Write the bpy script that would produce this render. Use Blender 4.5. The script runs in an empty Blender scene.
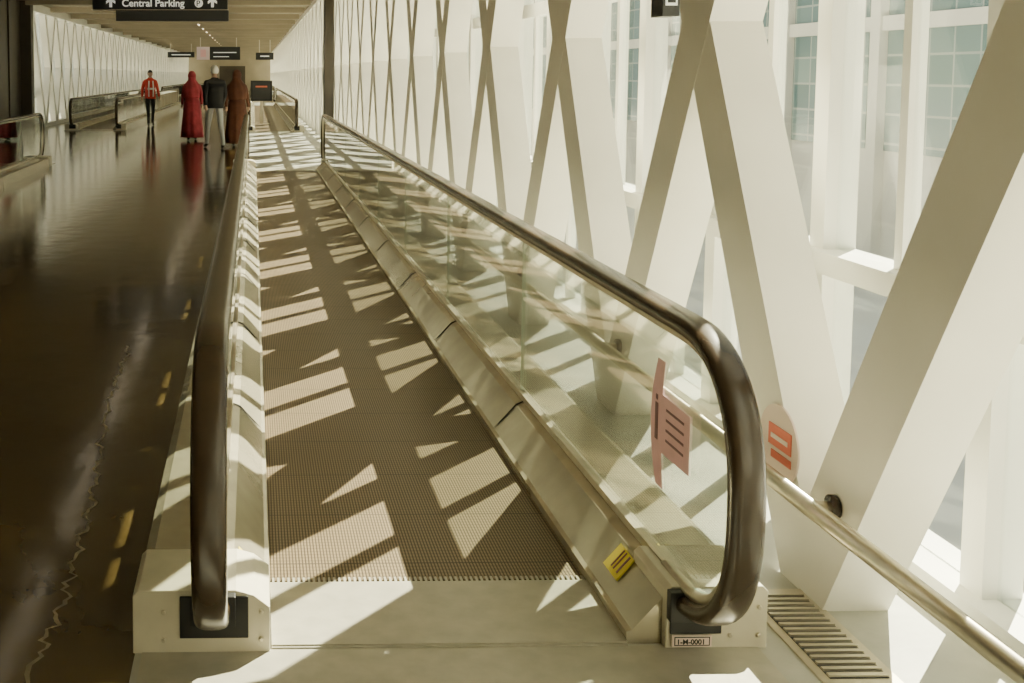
import bpy, bmesh, math, random
from mathutils import Vector
random.seed(3)
S=bpy.context.scene
pi=math.pi
def link(o,parent=None):
    S.collection.objects.link(o)
    if parent: o.parent=parent
    return o
def empty(name,loc=(0,0,0),rot=(0,0,0),sc=1):
    o=bpy.data.objects.new(name,None); o.location=loc; o.rotation_euler=rot; o.scale=(sc,)*3
    return link(o)
# ---------- materials
def mat(name,col,rough=.5,metal=0,var=.0,scale=8,bump=0,bscale=40,spec=.5,emit=0,stretch=(1,1,1)):
    m=bpy.data.materials.new(name); m.use_nodes=True
    nt=m.node_tree; b=nt.nodes['Principled BSDF']
    b.inputs['Base Color'].default_value=(*col,1); b.inputs['Roughness'].default_value=rough
    b.inputs['Metallic'].default_value=metal; b.inputs['Specular IOR Level'].default_value=spec
    if emit:
        b.inputs['Emission Color'].default_value=(*col,1); b.inputs['Emission Strength'].default_value=emit
    tc=nt.nodes.new('ShaderNodeTexCoord'); mp=nt.nodes.new('ShaderNodeMapping'); mp.inputs['Scale'].default_value=stretch
    nt.links.new(tc.outputs['Object'],mp.inputs['Vector'])
    if var:
        n=nt.nodes.new('ShaderNodeTexNoise'); n.inputs['Scale'].default_value=scale; n.inputs['Detail'].default_value=6
        nt.links.new(mp.outputs[0],n.inputs['Vector'])
        r=nt.nodes.new('ShaderNodeValToRGB')
        r.color_ramp.elements[0].position=.3; r.color_ramp.elements[1].position=.7
        r.color_ramp.elements[0].color=(*[max(0,c*(1-var)) for c in col],1)
        r.color_ramp.elements[1].color=(*[min(1,c*(1+var)) for c in col],1)
        nt.links.new(n.outputs['Fac'],r.inputs['Fac']); nt.links.new(r.outputs['Color'],b.inputs['Base Color'])
    if bump:
        n=nt.nodes.new('ShaderNodeTexNoise'); n.inputs['Scale'].default_value=bscale; n.inputs['Detail'].default_value=3
        nt.links.new(mp.outputs[0],n.inputs['Vector'])
        bp=nt.nodes.new('ShaderNodeBump'); bp.inputs['Strength'].default_value=bump; bp.inputs['Distance'].default_value=.02
        nt.links.new(n.outputs['Fac'],bp.inputs['Height']); nt.links.new(bp.outputs[0],b.inputs['Normal'])
    return m
def glassmat(name,tint,fac=1.0,rough=.02,base=.04):
    m=bpy.data.materials.new(name); m.use_nodes=True; nt=m.node_tree
    for n in list(nt.nodes): nt.nodes.remove(n)
    o=nt.nodes.new('ShaderNodeOutputMaterial'); t=nt.nodes.new('ShaderNodeBsdfTransparent'); g=nt.nodes.new('ShaderNodeBsdfGlossy')
    t.inputs[0].default_value=(*tint,1); g.inputs['Roughness'].default_value=rough
    lw=nt.nodes.new('ShaderNodeLayerWeight'); lw.inputs['Blend'].default_value=.5
    p=nt.nodes.new('ShaderNodeMath'); p.operation='POWER'; p.inputs[1].default_value=4
    a=nt.nodes.new('ShaderNodeMath'); a.operation='MULTIPLY_ADD'; a.inputs[1].default_value=.9*fac; a.inputs[2].default_value=base
    nt.links.new(lw.outputs['Facing'],p.inputs[0]); nt.links.new(p.outputs[0],a.inputs[0])
    mx=nt.nodes.new('ShaderNodeMixShader'); nt.links.new(a.outputs[0],mx.inputs[0])
    nt.links.new(t.outputs[0],mx.inputs[1]); nt.links.new(g.outputs[0],mx.inputs[2]); nt.links.new(mx.outputs[0],o.inputs[0])
    return m
M={}
M['floor_brown']=mat('polished_brown_terrazzo',(.072,.048,.016),.12,0,.5,1.6,.12,4.5,stretch=(1,.6,1))
M['floor_gray']=mat('light_floor_plate',(.42,.42,.37),.36,0,.12,6,.03,30)
M['white']=mat('white_painted_steel',(.87,.84,.76),.40,0,.04,3,.02,12)
M['white2']=mat('white_mullion_paint',(.78,.78,.72),.4,0,.04,3)
M['ceil']=mat('ceiling_panel',(.31,.26,.18),.6,0,.08,1)
M['dark']=mat('dark_wall_panel',(.05,.037,.022),.5,0,.2,1)
M['rubber']=mat('handrail_rubber',(.042,.026,.013),.27,0,.1,20,spec=.6)
M['alu']=mat('brushed_aluminium',(.60,.55,.44),.32,.85,.08,20)
M['deck']=mat('deck_cream_metal',(.48,.44,.33),.24,.55,.10,9)
M['box']=mat('newel_box_cream',(.64,.59,.46),.4,.05,.08,8)
M['plate']=mat('comb_plate_metal',(.42,.40,.33),.34,.25,.10,14,.03,60)
M['streak']=mat('floor_reflection_streak',(.22,.18,.10),.35,0,.5,30)  # pale brown painted as a streak of light reflected in the floor
M['black']=mat('black_plastic',(.012,.012,.012),.45)
M['sign']=mat('black_sign_face',(.012,.013,.014),.35)
M['sign2']=mat('dark_grey_sign_face',(.030,.031,.033),.35)
M['wtxt']=mat('white_lettering',(.85,.85,.82),.5,emit=.35)
M['yellow']=mat('yellow_sticker',(.80,.66,.06),.5)
M['pink']=mat('pink_sticker',(.82,.47,.53),.5,0,.05,20)
M['pinkl']=mat('pale_sticker',(.82,.66,.58),.5)
M['red']=mat('red_sticker',(.75,.16,.09),.5)
M['ink']=mat('dark_print',(.22,.09,.12),.5)
M['glass']=glassmat('balustrade_glass',(.92,.95,.90),1.0,.012,.24)
M['gedge']=mat('glass_edge_green',(.36,.42,.34),.15)
M['wglass']=glassmat('window_glass',(.92,.95,.93),.7,.01,.03)
M['light']=mat('strip_light',(1,.88,.66),.5,emit=3)
# belt
def beltmat():
    m=mat('grooved_belt',(.3,.27,.22),.42,.35); nt=m.node_tree; b=nt.nodes['Principled BSDF']
    tc=nt.nodes.new('ShaderNodeTexCoord'); sx=nt.nodes.new('ShaderNodeSeparateXYZ'); nt.links.new(tc.outputs['Object'],sx.inputs[0])
    def stripes(out,period,duty):
        d=nt.nodes.new('ShaderNodeMath'); d.operation='DIVIDE'; d.inputs[1].default_value=period; nt.links.new(out,d.inputs[0])
        f=nt.nodes.new('ShaderNodeMath'); f.operation='FRACT'; nt.links.new(d.outputs[0],f.inputs[0])
        l=nt.nodes.new('ShaderNodeMath'); l.operation='LESS_THAN'; l.inputs[1].default_value=duty; nt.links.new(f.outputs[0],l.inputs[0])
        return l.outputs[0]
    a=stripes(sx.outputs['X'],.0105,.45); c=stripes(sx.outputs['Y'],.4,.012); e=stripes(sx.outputs['Y'],.0235,.38)
    def mix(fac,c1,c2):
        mx=nt.nodes.new('ShaderNodeMix'); mx.data_type='RGBA'; nt.links.new(fac,mx.inputs[0])
        if isinstance(c1,tuple): mx.inputs[6].default_value=(*c1,1)
        else: nt.links.new(c1,mx.inputs[6])
        mx.inputs[7].default_value=(*c2,1); return mx.outputs[2]
    x=mix(a,(.26,.195,.118),(.060,.041,.022))
    mul=nt.nodes.new('ShaderNodeMix'); mul.data_type='RGBA'; mul.blend_type='MULTIPLY'
    sc=nt.nodes.new('ShaderNodeMath'); sc.operation='MULTIPLY'; sc.inputs[1].default_value=.35; nt.links.new(e,sc.inputs[0])
    nt.links.new(sc.outputs[0],mul.inputs[0]); nt.links.new(x,mul.inputs[6]); mul.inputs[7].default_value=(.2,.18,.15,1)
    y=mix(c,mul.outputs[2],(.03,.022,.015))
    nt.links.new(y,b.inputs['Base Color']); return m
M['belt']=beltmat()
# ---------- builder
class B:
    def __init__(s): s.v=[];s.f=[];s.m=[];s.mats=[]
    def mi(s,k):
        k=M[k] if isinstance(k,str) else k
        if k not in s.mats: s.mats.append(k)
        return s.mats.index(k)
    def add(s,vs,fs,k):
        o=len(s.v); s.v+= [tuple(v) for v in vs]; i=s.mi(k)
        for f in fs: s.f.append([o+a for a in f]); s.m.append(i)
    def box(s,x0,x1,y0,y1,z0,z1,k):
        vs=[(x,y,z) for x in(x0,x1) for y in(y0,y1) for z in(z0,z1)]
        s.add(vs,[(0,1,3,2),(4,6,7,5),(0,4,5,1),(2,3,7,6),(0,2,6,4),(1,5,7,3)],k)
    def beam(s,y0,z0,y1,z1,w,xa,xb,k):
        L=math.hypot(y1-y0,z1-z0); h=w/2*L/abs(z1-z0)
        s.prismx([(y0-h,z0),(y0+h,z0),(y1+h,z1),(y1-h,z1)],xa,xb,k)
    def prismx(s,ps,xa,xb,k,k2=None):
        n=len(ps); vs=[(xa,p[0],p[1]) for p in ps]+[(xb,p[0],p[1]) for p in ps]
        s.add(vs,[tuple(range(n)),tuple(range(2*n-1,n-1,-1))],k)
        s.add(vs,[(i,(i+1)%n,n+(i+1)%n,n+i) for i in range(n)],k2 or k)
    def prismy(s,ps,ya,yb,k):
        n=len(ps); vs=[(p[0],ya,p[1]) for p in ps]+[(p[0],yb,p[1]) for p in ps]
        s.add(vs,[tuple(range(n)),tuple(range(2*n-1,n-1,-1))]+[(i,(i+1)%n,n+(i+1)%n,n+i) for i in range(n)],k)
    def sweepyz(s,path,x,a,b,k,n=16,off=0,sq=.7):
        P=[Vector(p) for p in path]; vs=[]
        for i,p in enumerate(P):
            t=(P[min(i+1,len(P)-1)]-P[max(i-1,0)]).normalized(); nn=Vector((-t.y,t.x))
            for j in range(n):
                th=2*pi*j/n; c,sn=math.cos(th),math.sin(th)
                cx=math.copysign(abs(c)**sq,c)*a; cn=math.copysign(abs(sn)**sq,sn)*b+off
                q=p+nn*cn; vs.append((x+cx,q.x,q.y))
        fs=[(i*n+j,i*n+(j+1)%n,(i+1)*n+(j+1)%n,(i+1)*n+j) for i in range(len(P)-1) for j in range(n)]
        fs+= [tuple(range(n)),tuple(range(len(P)*n-1,(len(P)-1)*n-1,-1))]
        s.add(vs,fs,k)
    def tube(s,path,rs,k,n=10):
        P=[Vector(p) for p in path]; vs=[]
        if not isinstance(rs,(list,tuple)): rs=[rs]*len(P)
        for i,p in enumerate(P):
            t=(P[min(i+1,len(P)-1)]-P[max(i-1,0)]).normalized()
            u=t.cross(Vector((0,0,1)) if abs(t.z)<.9 else Vector((1,0,0))).normalized(); w=t.cross(u)
            for j in range(n):
                th=2*pi*j/n; vs.append(p+(u*math.cos(th)+w*math.sin(th))*rs[i])
        fs=[(i*n+j,i*n+(j+1)%n,(i+1)*n+(j+1)%n,(i+1)*n+j) for i in range(len(P)-1) for j in range(n)]
        fs+= [tuple(range(n)),tuple(range(len(P)*n-1,(len(P)-1)*n-1,-1))]
        s.add(vs,fs,k)
    def loft(s,rings,k,n=28,fn=None,cap=True):
        # rings: (cx,cy,z,rx,ry)
        vs=[]
        for (cx,cy,z,rx,ry) in rings:
            for j in range(n):
                th=2*pi*j/n; f=fn(th,z) if fn else 1
                vs.append((cx+rx*f*math.cos(th),cy+ry*f*math.sin(th),z))
        R=len(rings)
        fs=[(i*n+j,i*n+(j+1)%n,(i+1)*n+(j+1)%n,(i+1)*n+j) for i in range(R-1) for j in range(n)]
        if cap: fs+=[tuple(range(n)),tuple(range(R*n-1,(R-1)*n-1,-1))]
        s.add(vs,fs,k)
    def ell(s,c,r,k,n=20,m=12,cut=None,shape=None):
        vs=[];fs=[]
        for i in range(m+1):
            ph=pi*i/m
            for j in range(n):
                th=2*pi*j/n
                p=[math.sin(ph)*math.cos(th),math.sin(ph)*math.sin(th),math.cos(ph)]
                if shape: p=shape(p)
                vs.append((c[0]+p[0]*r[0],c[1]+p[1]*r[1],c[2]+p[2]*r[2]))
        for i in range(m):
            for j in range(n):
                f=(i*n+j,i*n+(j+1)%n,(i+1)*n+(j+1)%n,(i+1)*n+j)
                if cut:
                    cc=[sum(vs[a][q] for a in f)/4-c[q] for q in range(3)]
                    if cut(cc): continue
                fs.append(f)
        s.add(vs,fs,k)
    def obj(s,name,parent=None,bevel=0,smooth=False,recalc=True):
        me=bpy.data.meshes.new(name); me.from_pydata(s.v,[],s.f)
        for m in s.mats: me.materials.append(m)
        for p,i in zip(me.polygons,s.m): p.material_index=i; p.use_smooth=smooth
        if recalc:
            bm=bmesh.new(); bm.from_mesh(me); bmesh.ops.remove_doubles(bm,verts=bm.verts,dist=1e-6)
            bmesh.ops.recalc_face_normals(bm,faces=bm.faces); bm.to_mesh(me); bm.free()
        o=bpy.data.objects.new(name,me); link(o,parent)
        if bevel:
            bv=o.modifiers.new('bevel','BEVEL'); bv.width=bevel; bv.segments=2; bv.limit_method='ANGLE'
        return o
def text(body,loc,size,m,parent,rot=(pi/2,0,0),align='LEFT',bold=.0):
    c=bpy.data.curves.new('lettering','FONT'); c.body=body; c.size=size; c.align_x=align; c.extrude=.001; c.offset=bold
    c.materials.append(M[m]); o=bpy.data.objects.new('lettering',c); o.location=loc; o.rotation_euler=rot; return link(o,parent)

YB,YE=-8.0,112.0
ZC=3.7
XL=-6.6
# ---------- shell
b=B(); b.box(XL-.2,2.35,YB,YE,-.3,-.012,'floor_gray'); b.box(XL,-.33,YB,YE,-.012,0,'floor_brown'); b.box(-.33,2.1,YB,YE,-.012,0,'floor_gray')
# wavy streak of reflected light, laid on the terrazzo as a thin strip
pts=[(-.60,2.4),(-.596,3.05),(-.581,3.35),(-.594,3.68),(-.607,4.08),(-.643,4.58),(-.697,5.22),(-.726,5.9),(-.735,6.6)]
streak_pts=[]
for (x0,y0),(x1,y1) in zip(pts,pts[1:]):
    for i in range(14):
        t=i/14; streak_pts.append((x0+(x1-x0)*t,y0+(y1-y0)*t))
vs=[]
for i,(x,y) in enumerate(streak_pts):
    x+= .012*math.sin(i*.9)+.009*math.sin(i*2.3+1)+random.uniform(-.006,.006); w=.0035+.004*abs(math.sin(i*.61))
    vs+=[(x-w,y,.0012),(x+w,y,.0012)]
b.add(vs,[(2*i,2*i+1,2*i+3,2*i+2) for i in range(len(streak_pts)-1)],'streak')
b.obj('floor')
b=B(); b.box(XL-.3,2.26,YB,YE,ZC,ZC+.3,'ceil')
b.obj('ceiling')
b=B(); y=0.5
while y<YE-1: b.box(XL+.3,1.6,y,y+.22,ZC-.16,ZC,'ceil'); y+=3.8
b.obj('ceiling_ribs')
b=B(); y=-7
while y<100:
    b.box(-2.25,-2.17,y-.05,y+3.35,ZC-.05,ZC,'ceil'); b.box(-2.227,-2.193,y,y+3.3,ZC-.085,ZC-.05,'light'); y+=3.8
b.obj('ceiling_strip_light')
b=B(); b.box(XL-.2,2.35,YB-.2,YB,-.3,ZC,'dark'); b.obj('wall_back')
b=B(); b.box(XL-.2,2.35,YE,YE+.2,-.3,ZC,'ceil'); b.box(-3.4,-.8,YE-.1,YE,0,2.5,'dark'); b.obj('wall_far')
b=B(); b.box(XL-.2,XL,YB,32,-.3,ZC,'dark')
for i in range(20): b.box(XL,XL+.04,YB+2*i,YB+2*i+.06,0,ZC,'dark')
b.box(XL-.2,XL+.3,31.6,32,-.0,ZC,'dark')
b.obj('wall_left')
# left glazed lattice
b=B(); k=0
for k in range(0,40):
    yn=34.3+1.9*k
    for d in (-1,1):
        b.beam(yn,0.0,yn+d*1.9,3.69,.25,XL+.01,XL+.2,'white')
b.box(XL+.01,XL+.22,32.05,YE-.1,0,.12,'white'); b.box(XL+.01,XL+.25,32.05,YE-.1,ZC-.25,ZC-.01,'white')
b.obj('lattice_truss')
b=B()
for i in range(83): b.box(XL-.2,XL-.1,32.5+.95*i,32.6+.95*i,0,ZC,'white2')
b.box(XL-.2,XL-.1,32,YE,.9,.98,'white2'); b.box(XL-.16,XL-.15,32,YE,0,ZC,'wglass'); b.obj('window_1')
# right lattice truss
b=B()
for k in range(-4,56):
    yn=3.40+1.9*k
    for d in (-1,1):
        b.beam(yn,0,yn+d*1.9,3.6,.235,1.70+(.002 if d>0 else 0),1.90,'white')
b.box(1.70,1.94,YB+.05,YE-.15,3.55,ZC-.01,'white')
b.obj('lattice_truss',bevel=.012)
# right glazing
b=B(); XG=2.15
y=3.2-.95*11; i=0
while y<YE:
    if i%2==0: b.box(XG-.05,XG+.07,y-.05,y+.05,0,ZC,'white2')
    else: b.box(XG-.025,XG+.03,y-.022,y+.022,0,ZC,'white2')
    y+=.475; i+=1
    if y>60: y+=.475; i+=1
b.box(XG-.09,XG+.07,YB,YE,.88,.96,'white2')
b.box(XG-.03,XG+.05,YB,YE,2.04,2.14,'white2')  # upper transom added to cast the dark shadow band along the belt
b.box(XG-.1,XG+.1,YB,YE,-.02,.09,'white2'); b.box(XG-.1,XG+.1,YB,YE,3.67,ZC,'white2')
b.box(XG-.005,XG+.005,YB,YE,.09,3.67,'wglass'); b.obj('window_2',bevel=0)
# dark column
b=B(); b.box(1.48,1.68,23,23.4,0,ZC,'dark'); b.box(1.44,1.685,22.95,23.45,0,.2,'dark'); b.obj('corridor_column',bevel=.01)
# guard rail
b=B(); b.tube([(1.62,-6,.345),(1.62,22,.345)],.027,'alu',16)
for k in range(-4,10):
    yb=3.40+1.9*k-.19
    b.tube([(1.62,yb,.345),(1.698,yb,.345)],.016,'alu',12); b.tube([(1.680,yb,.345),(1.698,yb,.345)],.035,'rubber',18)
b.obj('guard_rail',smooth=True)
# floor grate
b=B(); b.box(1.50,1.71,2.86,3.40,0,.006,'alu'); b.box(1.525,1.685,2.89,3.37,.006,.008,'black')
for i in range(16): b.box(1.525,1.685,2.895+.030*i,2.908+.030*i,.008,.014,'alu')
b.obj('floor_vent_grate')
# ---------- walkway
def walkway(xc,ya,yb,first=False):
    e=empty('moving_walkway')
    R=.385; zc=.525
    yA=ya+.05; yB=yb-.05   # newel centres
    b=B(); b.box(xc-.5,xc+.5,ya+.42,yb-.42,.0,.006,'belt'); b.obj('belt',e)
    b=B()
    for y0,y1,yt in ((ya+.02,ya+.40,ya+.40),(yb-.40,yb-.02,yb-.46)):
        b.box(xc-.5,xc+.5,y0,y1,0,.012,'plate')
        for i in range(62): 
            xx=xc-.492+.0161*i; b.box(xx,xx+.007,yt,yt+.035,.006,.010,'plate')
    b.box(xc-.86,xc+.86,ya-.55,ya+.012,0,.004,'plate'); b.box(xc-.86,xc+.86,yb-.01,yb+.5,0,.004,'plate')
    b.box(xc-.5,xc+.5,ya+.012,ya+.02,0,.008,'plate')
    b.obj('comb_plate',e)
    for s in (-1,1):
        g=s*.66+xc
        pr=[(.5,.0),(.5,.035),(.515,.04),(.61,.145),(.64,.16),(.85,.165),(.88,.15),(.88,0)]
        b=B(); b.prismy([(xc+s*p[0],p[1]) for p in pr],ya+.26,yb-.26,'deck')
        if s>0: b.prismy([(xc+s*p[0],p[1]) for p in [(.5,.0),(.5,.035),(.515,.04),(.605,.14),(.605,0)]],ya+.03,ya+.26,'deck')
        yy=ya+1.8
        while yy<yb-1:
            b.prismy([(xc+s*.512,.045),(xc+s*.609,.152),(xc+s*.64,.165),(xc+s*.64,.155),(xc+s*.60,.12)],yy,yy+.004,'black'); yy+=1.6
        b.obj('deck_skirt',e,bevel=.004)
        b=B()
        for y0,y1,fr in ((ya,ya+.27,1),(yb-.27,yb,-1)):
            pb=[(.505,0),(.505,.13),(.55,.165),(.60,.18),(.87,.18),(.885,.165),(.885,0)] if s<0 else [(.60,0),(.60,.165),(.615,.18),(.87,.18),(.885,.165),(.885,0)]
            b.prismy([(xc+s*p[0],p[1]) for p in pb],y0,y1,'box')
            yf=ya-.006 if fr>0 else yb
            b.box(g-.05,g+.095,yf,yf+.006,.045,.165,'black') if s>0 else b.box(g-.095,g+.095,yf,yf+.006,.045,.165,'black')
            b.box(g-.06,g+.06,(ya-.03 if fr>0 else yb),(ya if fr>0 else yb+.03),.09,.175,'black')
            for sx in ((-.13,.14) if s<0 else (.12,.20)):
                b.tube([(g+s*sx,yf-.002,.12),(g+s*sx,yf+.006,.12)],.007,'alu',8)
                b.tube([(g+s*sx,yf-.002,.04),(g+s*sx,yf+.006,.04)],.007,'alu',8)
        b.obj('newel_box',e,bevel=.006)
        # handrail path
        def se(th,r,q=.82):
            c,sn=math.cos(th),math.sin(th)
            return math.copysign(abs(c)**q,c)*r,math.copysign(abs(sn)**q,sn)*r
        def path(r):
            p=[]
            N=32
            for i in range(N+1):
                th=-pi/2-pi*i/N; a_,b_=se(th,r)
                p.append((yA+a_,zc+b_))
            p=[(yA+.10,zc-r)]+p
            L=int((yB-yA)/1.0)
            for i in range(1,L): p.append((yA+(yB-yA)*i/L,zc+r))
            for i in range(N+1):
                th=pi/2-pi*i/N; a_,b_=se(th,r)
                p.append((yB+a_,zc+b_))
            p.append((yB-.1,zc-r))
            return p
        b=B(); b.sweepyz(path(R),g,.045,.027,'rubber',20); b.obj('handrail',e,smooth=True)
        b=B(); b.sweepyz(path(R-.034),g,.024,.016,'alu',10); b.obj('handrail_guide',e,smooth=True)
        r=R-.05; pts=[]
        N=32
        for i in range(N+1):
            th=-pi/2-pi*i/N; q=se(th,r); q=(yA+q[0],zc+q[1])
            if q[1]>.195: pts.append(q)
        for i in range(N+1):
            th=pi/2-pi*i/N; q=se(th,r); q=(yB+q[0],zc+q[1])
            if q[1]>.195: pts.append(q)
        z=.165; pts=[(yA-r*.4,z)]+pts+[(yB+r*.4,z)]
        b=B(); b.prismx(pts,g-.006,g+.006,'glass','gedge'); b.obj('glass_balustrade',e)
        b=B(); yy=ya+1.9
        while yy<yb-.8: b.box(g-.007,g+.007,yy,yy+.004,.165,.86,'gedge'); yy+=1.9
        b.box(g-.018,g+.018,yA-.1,yB+.1,.16,.185,'alu')
        b.obj('glass_joint',e)
    if first:
        g=xc+.66
        b=B(); X=g-.0085
        # pink crescent + rectangle
        ring=[]
        for i in range(13):
            t=-1+2*i/12; ring.append((3.355-.05*t*t*1.0-.0,.575+.19*t))
        ring2=[(p[0]-.085*(1-.35*((i-6)/6)**2),p[1]) for i,p in enumerate(ring)]
        ps=ring+ring2[::-1]
        b.prismx(ps,X-.0008,X,'pink'); b.prismx([(3.28,.49),(3.28,.665),(3.06,.66),(3.06,.495)],X-.0014,X-.0002,'pink')
        b.prismx([(3.315,.52),(3.315,.63),(3.295,.63),(3.295,.52)],X-.003,X-.0015,'ink')
        b.prismx([(3.312,.64),(3.312,.655),(3.298,.655),(3.298,.64)],X-.003,X-.0015,'ink')
        for i in range(4): b.prismx([(3.23,.535+.03*i),(3.23,.542+.03*i),(3.10,.542+.03*i),(3.10,.535+.03*i)],X-.003,X-.0015,'ink')
        b.obj('direction_sticker',e)
        b=B()
        b.prismy([(xc+.545,.077),(xc+.60,.1395),(xc+.602,.136),(xc+.55,.073)],3.31,3.43,'yellow')
        b.prismy([(xc+.5535,.090),(xc+.5955,.1378),(xc+.5975,.1343),(xc+.5585,.086)],3.33,3.338,'ink')
        b.prismy([(xc+.5535,.090),(xc+.5955,.1378),(xc+.5975,.1343),(xc+.5585,.086)],3.36,3.366,'ink')
        b.prismy([(xc+.5535,.090),(xc+.5955,.1378),(xc+.5975,.1343),(xc+.5585,.086)],3.38,3.386,'ink')
        b.prismy([(xc-.545,.077),(xc-.60,.1395),(xc-.602,.136),(xc-.55,.073)],3.34,3.43,'yellow')
        for o in b.v: pass
        b.v=[(v[0]+(-.004 if v[0]>xc else .004),v[1],v[2]+.004) for v in b.v]
        b.obj('yellow_label',e)
        b=B(); b.box(g-.045,g+.065,ya-.012,ya-.006,.012,.044,'pinkl'); b.box(g-.04,g+.06,ya-.0125,ya-.012,.015,.041,'black'); b.box(g-.037,g+.057,ya-.013,ya-.0125,.018,.038,'pinkl'); b.obj('number_plate',e)
        text('1-M-0001',(g-.034,ya-.0135,.020),.0205,'black',e,bold=.0004)
    return e
walkway(.55,3.06,18.75,True)
walkway(.55,31.0,58)
walkway(-4.45,1.0,19.6)
walkway(-4.6,32.2,58)
walkway(-4.6,64,90); walkway(.55,64,90)
# round sticker on the truss
b=B(); b.tube([(1.699,3.56,.41),(1.692,3.56,.41)],.13,'pinkl',36); b.box(1.689,1.692,3.47,3.62,.40,.47,'red'); b.box(1.689,1.692,3.47,3.60,.36,.385,'red')
b.box(1.687,1.689,3.49,3.60,.425,.44,'pinkl')
b.obj('round_warning_sticker')
# ---------- signs
e=empty('overhead_direction_sign')
b=B(); b.box(-3.16,-.50,22,22.14,2.885,3.40,'sign'); b.box(-2.70,-.48,21.98,22.12,2.66,2.875,'sign2')
b.box(-3.18,-.48,21.99,22.15,2.872,2.888,'alu')
for x in (-2.9,-.75): b.tube([(x,22.07,3.4),(x,22.07,ZC-.002)],.02,'alu',8)
b.obj('panel',e,bevel=.004)
TY=21.975
text('Central Parking',(-2.58,TY,2.945),.195,'wtxt',e,bold=.004)
b=B()
def arrow(x,z,s,y=21.998):
    b.prismy([(x-.03*s,z),(x+.03*s,z),(x+.03*s,z+.12*s),(x+.10*s,z+.075*s),(x+.10*s,z+.13*s),(x,z+.22*s),(x-.10*s,z+.13*s),(x-.10*s,z+.075*s),(x-.03*s,z+.12*s)],y-.004,y,'wtxt')
arrow(-2.80,2.93,.9); arrow(-.80,2.93,.9)
b.tube([(-1.07,22.0,3.01),(-1.07,21.99,3.01)],.082,'wtxt',28); b.obj('arrow_symbol',e)
text('P',(-1.12,21.985,2.955),.155,'sign',e,bold=.004)
def hang_sign(y,x0,x1,z0,z1,pink=False):
    b=B(); b.box(x0,x1,y,y+.15,z0,z1,'sign')
    if pink:
        b.box(x0,x0+.7,y-.01,y,z0,z1,mat('pink_panel',(.75,.6,.66),.5)); b.box(x0+.2,x0+.5,y-.015,y-.01,z0+.15,z1-.15,'pink')
        b.box(x0+.9,x1-.2,y-.01,y,z0+.37,z0+.42,'wtxt'); b.box(x0+.9,x1-.6,y-.01,y,z0+.15,z0+.19,'wtxt')
    else: b.box(x0+.25,x1-.25,y-.01,y,(z0+z1)/2-.03,(z0+z1)/2+.03,'wtxt')
    for x in (x0+.2,x1-.2): b.tube([(x,y+.07,z1),(x,y+.07,ZC-.002)],.02,'alu',8)
    b.obj('hanging_sign')
hang_sign(60,-3.05,-.70,2.42,3.12,True); hang_sign(70,-5.4,-3.7,2.7,3.05); hang_sign(62,.15,1.15,2.45,2.85)
# standing display
b=B(); b.box(-.08,.62,36,36.12,.75,1.42,'sign'); b.box(-.02,.56,35.995,36,.82,1.36,'sign2'); b.box(.08,.46,35.99,35.995,1.2,1.25,'red'); b.box(.22,.32,36.02,36.1,.0,.76,'alu'); b.box(.0,.54,35.9,36.2,.006,.03,'alu')
b.obj('information_display')
# small black sign at window wall
b=B(); b.box(1.535,1.60,4.25,4.37,1.82,2.25,'sign'); b.box(1.545,1.59,4.246,4.25,1.86,1.95,'wtxt'); b.box(1.552,1.583,4.244,4.246,1.87,1.94,'sign'); b.tube([(1.565,4.3,2.25),(1.565,4.3,ZC-.002)],.012,'alu',8)
b.obj('hanging_sign',bevel=.004)
# ---------- exterior
def bmat():
    m=mat('teal_glass_facade',(.2,.4,.4),.15); nt=m.node_tree; bs=nt.nodes['Principled BSDF']
    tc=nt.nodes.new('ShaderNodeTexCoord'); sx=nt.nodes.new('ShaderNodeSeparateXYZ'); nt.links.new(tc.outputs['Object'],sx.inputs[0])
    cb=nt.nodes.new('ShaderNodeCombineXYZ'); nt.links.new(sx.outputs['Y'],cb.inputs[0]); nt.links.new(sx.outputs['Z'],cb.inputs[1])
    br=nt.nodes.new('ShaderNodeTexBrick'); br.offset=0; br.inputs['Scale'].default_value=1; br.inputs['Mortar Size'].default_value=.05
    br.inputs['Brick Width'].default_value=1.5; br.inputs['Row Height'].default_value=1.2
    br.inputs['Color1'].default_value=(.10,.18,.19,1); br.inputs['Color2'].default_value=(.22,.31,.31,1); br.inputs['Mortar'].default_value=(.40,.44,.41,1)
    nt.links.new(cb.outputs[0],br.inputs['Vector']); nt.links.new(br.outputs['Color'],bs.inputs['Base Color']); return m
M['facade']=bmat(); M['conc']=mat('white_concrete',(.80,.77,.70),.8,0,.1,.3)  # plain white concrete for the ground and the building piers
b=B(); b.box(-60,160,-60,220,-6.3,-6,'conc'); b.obj('ground')
b=B()
b.box(26,44,30,110,-6,13,'conc'); b.box(25.6,45,29.6,110.4,13,14,'conc')
y=30.6
while y<108:
    b.box(25.9,26,y,y+6.4,-1.5,11.5,'facade'); b.box(25.6,26,y+6.5,y+7.2,-6,13,'conc'); y+=7.8
b.box(25.7,26,30,110,3.4,4.0,'conc')
for x in (27,33,39): b.box(x,x+4.5,29.9,30,-1.5,11.5,'facade')
b.obj('terminal_building')
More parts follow.
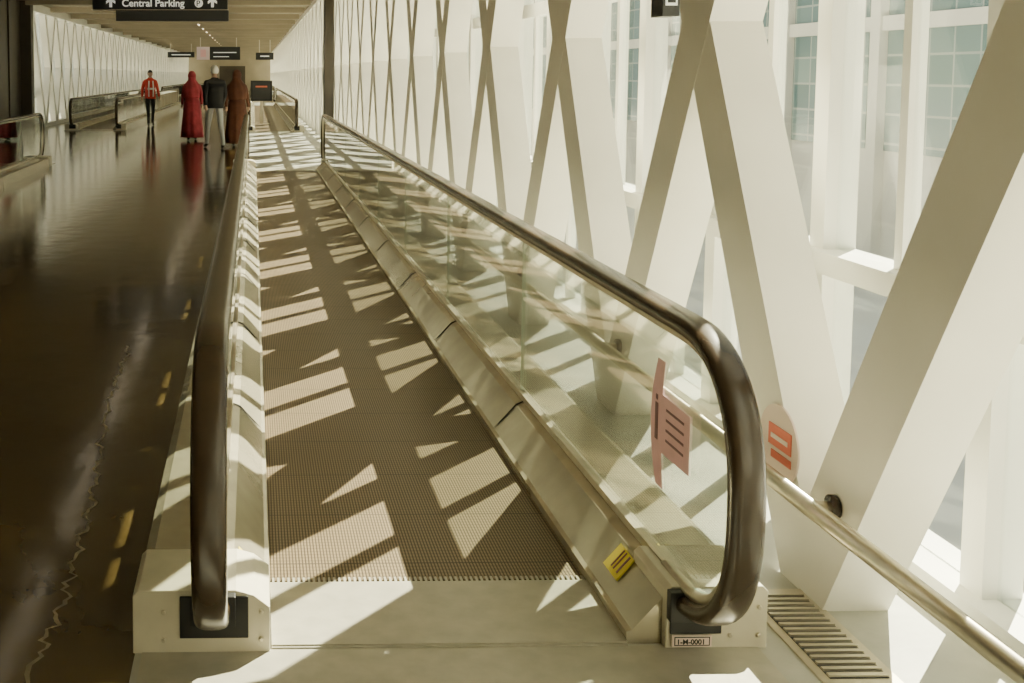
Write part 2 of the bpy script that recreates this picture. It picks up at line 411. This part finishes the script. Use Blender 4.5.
# ---------- people
def skinmesh(name,vs,es,parent,mats,fn,sub=2):
    me=bpy.data.meshes.new(name); me.from_pydata([v[0] for v in vs],es,[]); o=bpy.data.objects.new(name,me); link(o)
    sk=o.modifiers.new('skin','SKIN'); 
    for i,v in enumerate(vs):
        r=v[1]; me.skin_vertices[0].data[i].radius=(r,r) if not isinstance(r,tuple) else r
        me.skin_vertices[0].data[i].use_root=(i==0)
    sk.branch_smoothing=.6
    sb=o.modifiers.new('sub','SUBSURF'); sb.levels=sub; sb.render_levels=sub
    bpy.context.view_layer.update()
    dg=bpy.context.evaluated_depsgraph_get(); nm=bpy.data.meshes.new_from_object(o.evaluated_get(dg))
    o.modifiers.clear(); o.data=nm; nm.materials.clear()
    for m in mats: nm.materials.append(m)
    for p in nm.polygons: p.material_index=fn(p.center); p.use_smooth=True
    o.parent=parent; return o
SKIN=mat('skin',(.42,.25,.17),.5); SHOE=mat('shoe_leather',(.02,.018,.016),.4)
WH=mat('white_cloth',(.75,.73,.68),.8)
def head(parent,hair,cap=None,scarf=None):
    b=B(); c=(0,-.012,1.635)
    def shp(p):
        x,y,z=p
        if z<0: x*=1+.28*z; y*=1+.12*z
        return (x,y,z)
    b.ell(c,(.074,.094,.118),SKIN,24,16,shape=shp)
    b.ell((0,-.108,1.622),(.012,.018,.022),SKIN,10,8)            # nose
    for s in (-1,1):
        b.ell((s*.03,-.094,1.643),(.012,.007,.007),WH,8,6); b.ell((s*.03,-.100,1.643),(.005,.003,.006),SHOE,8,6)
        b.box(s*.03-.014,s*.03+.014,-.102,-.097,1.658,1.662,hair)
        b.ell((s*.075,-.005,1.63),(.010,.02,.03),SKIN,8,8)
    b.ell((0,-.097,1.583),(.024,.007,.007),mat('lips',(.4,.15,.12),.5),8,6)
    b.obj('head',parent,smooth=True)
    b=B()
    if scarf:
        cut=lambda q:(q[1]<-.055 and q[2]<.075 and abs(q[0])<.062)
        b.ell((0,0,1.645),(.105,.128,.135),scarf,28,18,cut=cut)
        b.loft([(0,.03,1.62,.10,.10),(0,.03,1.55,.10,.105),(0,.02,1.48,.15,.12),(0,.02,1.40,.215,.15),(0,.03,1.28,.235,.17),(0,.04,1.12,.225,.175),(0,.05,1.08,.20,.16)],scarf,36,
          fn=lambda th,z:1+.045*math.sin(9*th+z*6)*(1 if z<1.5 else .2))
        b.obj('head_scarf',parent,smooth=True)
    else:
        k=cap or hair
        b.ell((0,.004,1.655),(.086,.104,.115),k,24,16,cut=lambda q:(q[1]<-.03 and q[2]<.03) or q[2]<-.07)
        if cap: b.ell((0,-.10,1.675),(.06,.06,.01),k,16,8)
        b.obj('cap' if cap else 'hair',parent,smooth=True)
def hand(parent,s,w,dirn):
    b=B(); w=Vector(w); d=Vector(dirn).normalized()
    f=Vector((0,-1,0)); 
    b.tube([w-d*.01,w+d*.03,w+d*.085],[.024,.034,.034],SKIN,10)
    for i,L in enumerate((.065,.075,.07,.052)):
        o=w+d*.08+f*(.026-.017*i)
        b.tube([o,o+d*L*.5,o+d*L*.95+Vector((-s*.018,0,0))],[.0085,.008,.006],SKIN,7)
    o=w+d*.03+f*.028; b.tube([o,o+d*.03+f*.022,o+d*.06+f*.025],[.011,.0095,.007],SKIN,7)
    b.obj('hand',parent,smooth=True)
def person(name,loc,rot,H,top,bottom,hair,stride=.24,ph=1,cap=None,scarf=None,robe=None,bulk=1,trim=None,bag=None):
    e=empty(name,loc,(0,0,rot),H/1.755)
    A=stride*ph
    def leg(s,a):
        return [((s*.095,0,.90),.098*bulk**.5),((s*.10,-.03+a*.55-.02,.50),.066),((s*.10,a+(.03 if a>0 else 0),.10 if a<=0 else .13),.045),((s*.112,a-.05,.045),.042),((s*.118,a-.17,.035),.032)]
    vs=[((0,0,.97),.135*bulk),((0,0,1.13),.122*bulk),((0,.005,1.31),.142*bulk),((0,.005,1.43),.105*bulk),((0,.0,1.50),.058),((0,-.005,1.60),.055)]
    es=[(0,1),(1,2),(2,3),(3,4),(4,5)]
    for s in (-1,1):
        i=len(vs); vs+=leg(s,A*s); es+=[(0,i),(i,i+1),(i+1,i+2),(i+2,i+3),(i+3,i+4)]
    hands=[]
    for s in (-1,1):
        i=len(vs); a=-A*s
        sh=(s*.175*bulk**.5,.005,1.415); el=(s*.235*bulk**.5,.04+a*.35,1.14); wr=(s*.235*bulk**.5,a*.9-.05,.91)
        vs+=[(sh,.068*bulk),(el,.048*bulk),(wr,.034*bulk)]; es+=[(3,i),(i,i+1),(i+1,i+2)]; hands.append((s,wr,Vector(wr)-Vector(el)))
    def fn(c):
        if c.z>1.505 and abs(c.x)<.1: return 2
        if c.z<.085: return 3
        if c.z<.93 and abs(c.x)<.19: return 1
        return 0
    skinmesh('body',vs,es,e,[top,bottom,SKIN,SHOE],fn)
    for s,w,d in hands: hand(e,s,w,d)
    b=B()
    if robe:
        b.loft([(0,0,1.46,.09,.08),(0,0,1.42,.17,.12),(0,0,1.30,.19,.15),(0,0,1.10,.175,.15),(0,0,.95,.21,.175),(0,.01,.6,.24,.22),(0,.01,.3,.27,.26),(0,.01,.08,.29,.29)],robe,48,
          fn=lambda th,z:1+(.05*math.sin(8*th+2*z)+.03*math.sin(13*th))*max(0,min(1,(1.2-z))))
        b.obj('robe',e,smooth=True)
    else:
        b.loft([(0,0,1.36,.175*bulk,.115*bulk),(0,0,1.2,.165*bulk,.125*bulk),(0,0,1.0,.165*bulk,.13*bulk),(0,0,.86,.178*bulk,.142*bulk),(0,0,.855,.165*bulk,.13*bulk)],top,28,
          fn=lambda th,z:1+.02*math.sin(7*th+5*z),cap=True)
        b.obj('jacket_hem',e,smooth=True)
        b=B(); b.loft([(0,0,1.50,.062,.062),(0,0,1.46,.08,.075),(0,0,1.44,.10,.085)],top,20); b.obj('collar',e,smooth=True)
        if trim:
            b=B()
            for s in (-1,1): b.tube([(s*.06,-.155,1.42),(s*.075,-.162,1.2),(s*.07,-.150,.92)],.022,trim,8)
            b.box(-.11,.11,-.165,-.14,1.14,1.2,trim); b.obj('shirt_stripe',e,smooth=True)
    head(e,hair,cap,scarf)
    return e
RED=mat('red_shirt_cloth',(.60,.05,.035),.8,0,.15,10); BLK=mat('black_cloth',(.015,.014,.014),.85); DK=mat('dark_hair',(.02,.014,.01),.5)
CR=mat('crimson_cloth',(.36,.035,.05),.8,0,.3,6); RU=mat('rust_brown_cloth',(.11,.035,.015),.8,0,.25,6); TR=mat('light_trousers',(.45,.45,.44),.8); 
person('walking_man',(-3.25,35,0),.25,1.75,RED,BLK,DK,.24,1,trim=WH)
person('woman_in_red_robe',(-1.50,27.2,0),pi+.15,1.68,CR,CR,DK,.2,1,scarf=CR,robe=CR)
person('man_in_black_jacket',(-.84,24.2,0),pi+.3,1.80,BLK,TR,WH,.28,-1,cap=WH,bulk=1.12)
person('woman_in_brown_robe',(-.36,24.8,0),pi-.1,1.70,RU,RU,DK,.2,-1,scarf=RU,robe=RU)
# ---------- light
w=bpy.data.worlds.new('world'); S.world=w; w.use_nodes=True; nt=w.node_tree; bg=nt.nodes['Background']
tc=nt.nodes.new('ShaderNodeTexCoord'); sx=nt.nodes.new('ShaderNodeSeparateXYZ'); r=nt.nodes.new('ShaderNodeValToRGB')
r.color_ramp.elements[0].color=(.97,.96,.84,1); r.color_ramp.elements[1].color=(.66,.74,.78,1); r.color_ramp.elements[1].position=.9
nt.links.new(tc.outputs['Generated'],sx.inputs[0]); nt.links.new(sx.outputs['Z'],r.inputs['Fac']); nt.links.new(r.outputs['Color'],bg.inputs['Color'])
bg.inputs['Strength'].default_value=1.1
L=bpy.data.lights.new('sun','SUN'); L.energy=42; L.angle=.005; L.color=(1,.90,.66); o=bpy.data.objects.new('sun',L)
o.rotation_euler=Vector((-.74,-.80,-1)).to_track_quat('-Z','Y').to_euler(); o.location=(10,10,12); link(o)
# ---------- camera
c=bpy.data.cameras.new('camera'); c.lens=1100/1024*36; c.sensor_width=36; c.shift_x=.234; c.shift_y=-.1757; c.clip_start=.05; c.clip_end=500
o=bpy.data.objects.new('camera',c); o.location=(0,.12,1.6); o.rotation_euler=(math.radians(85.5),0,math.radians(-1.0)); link(o); S.camera=o
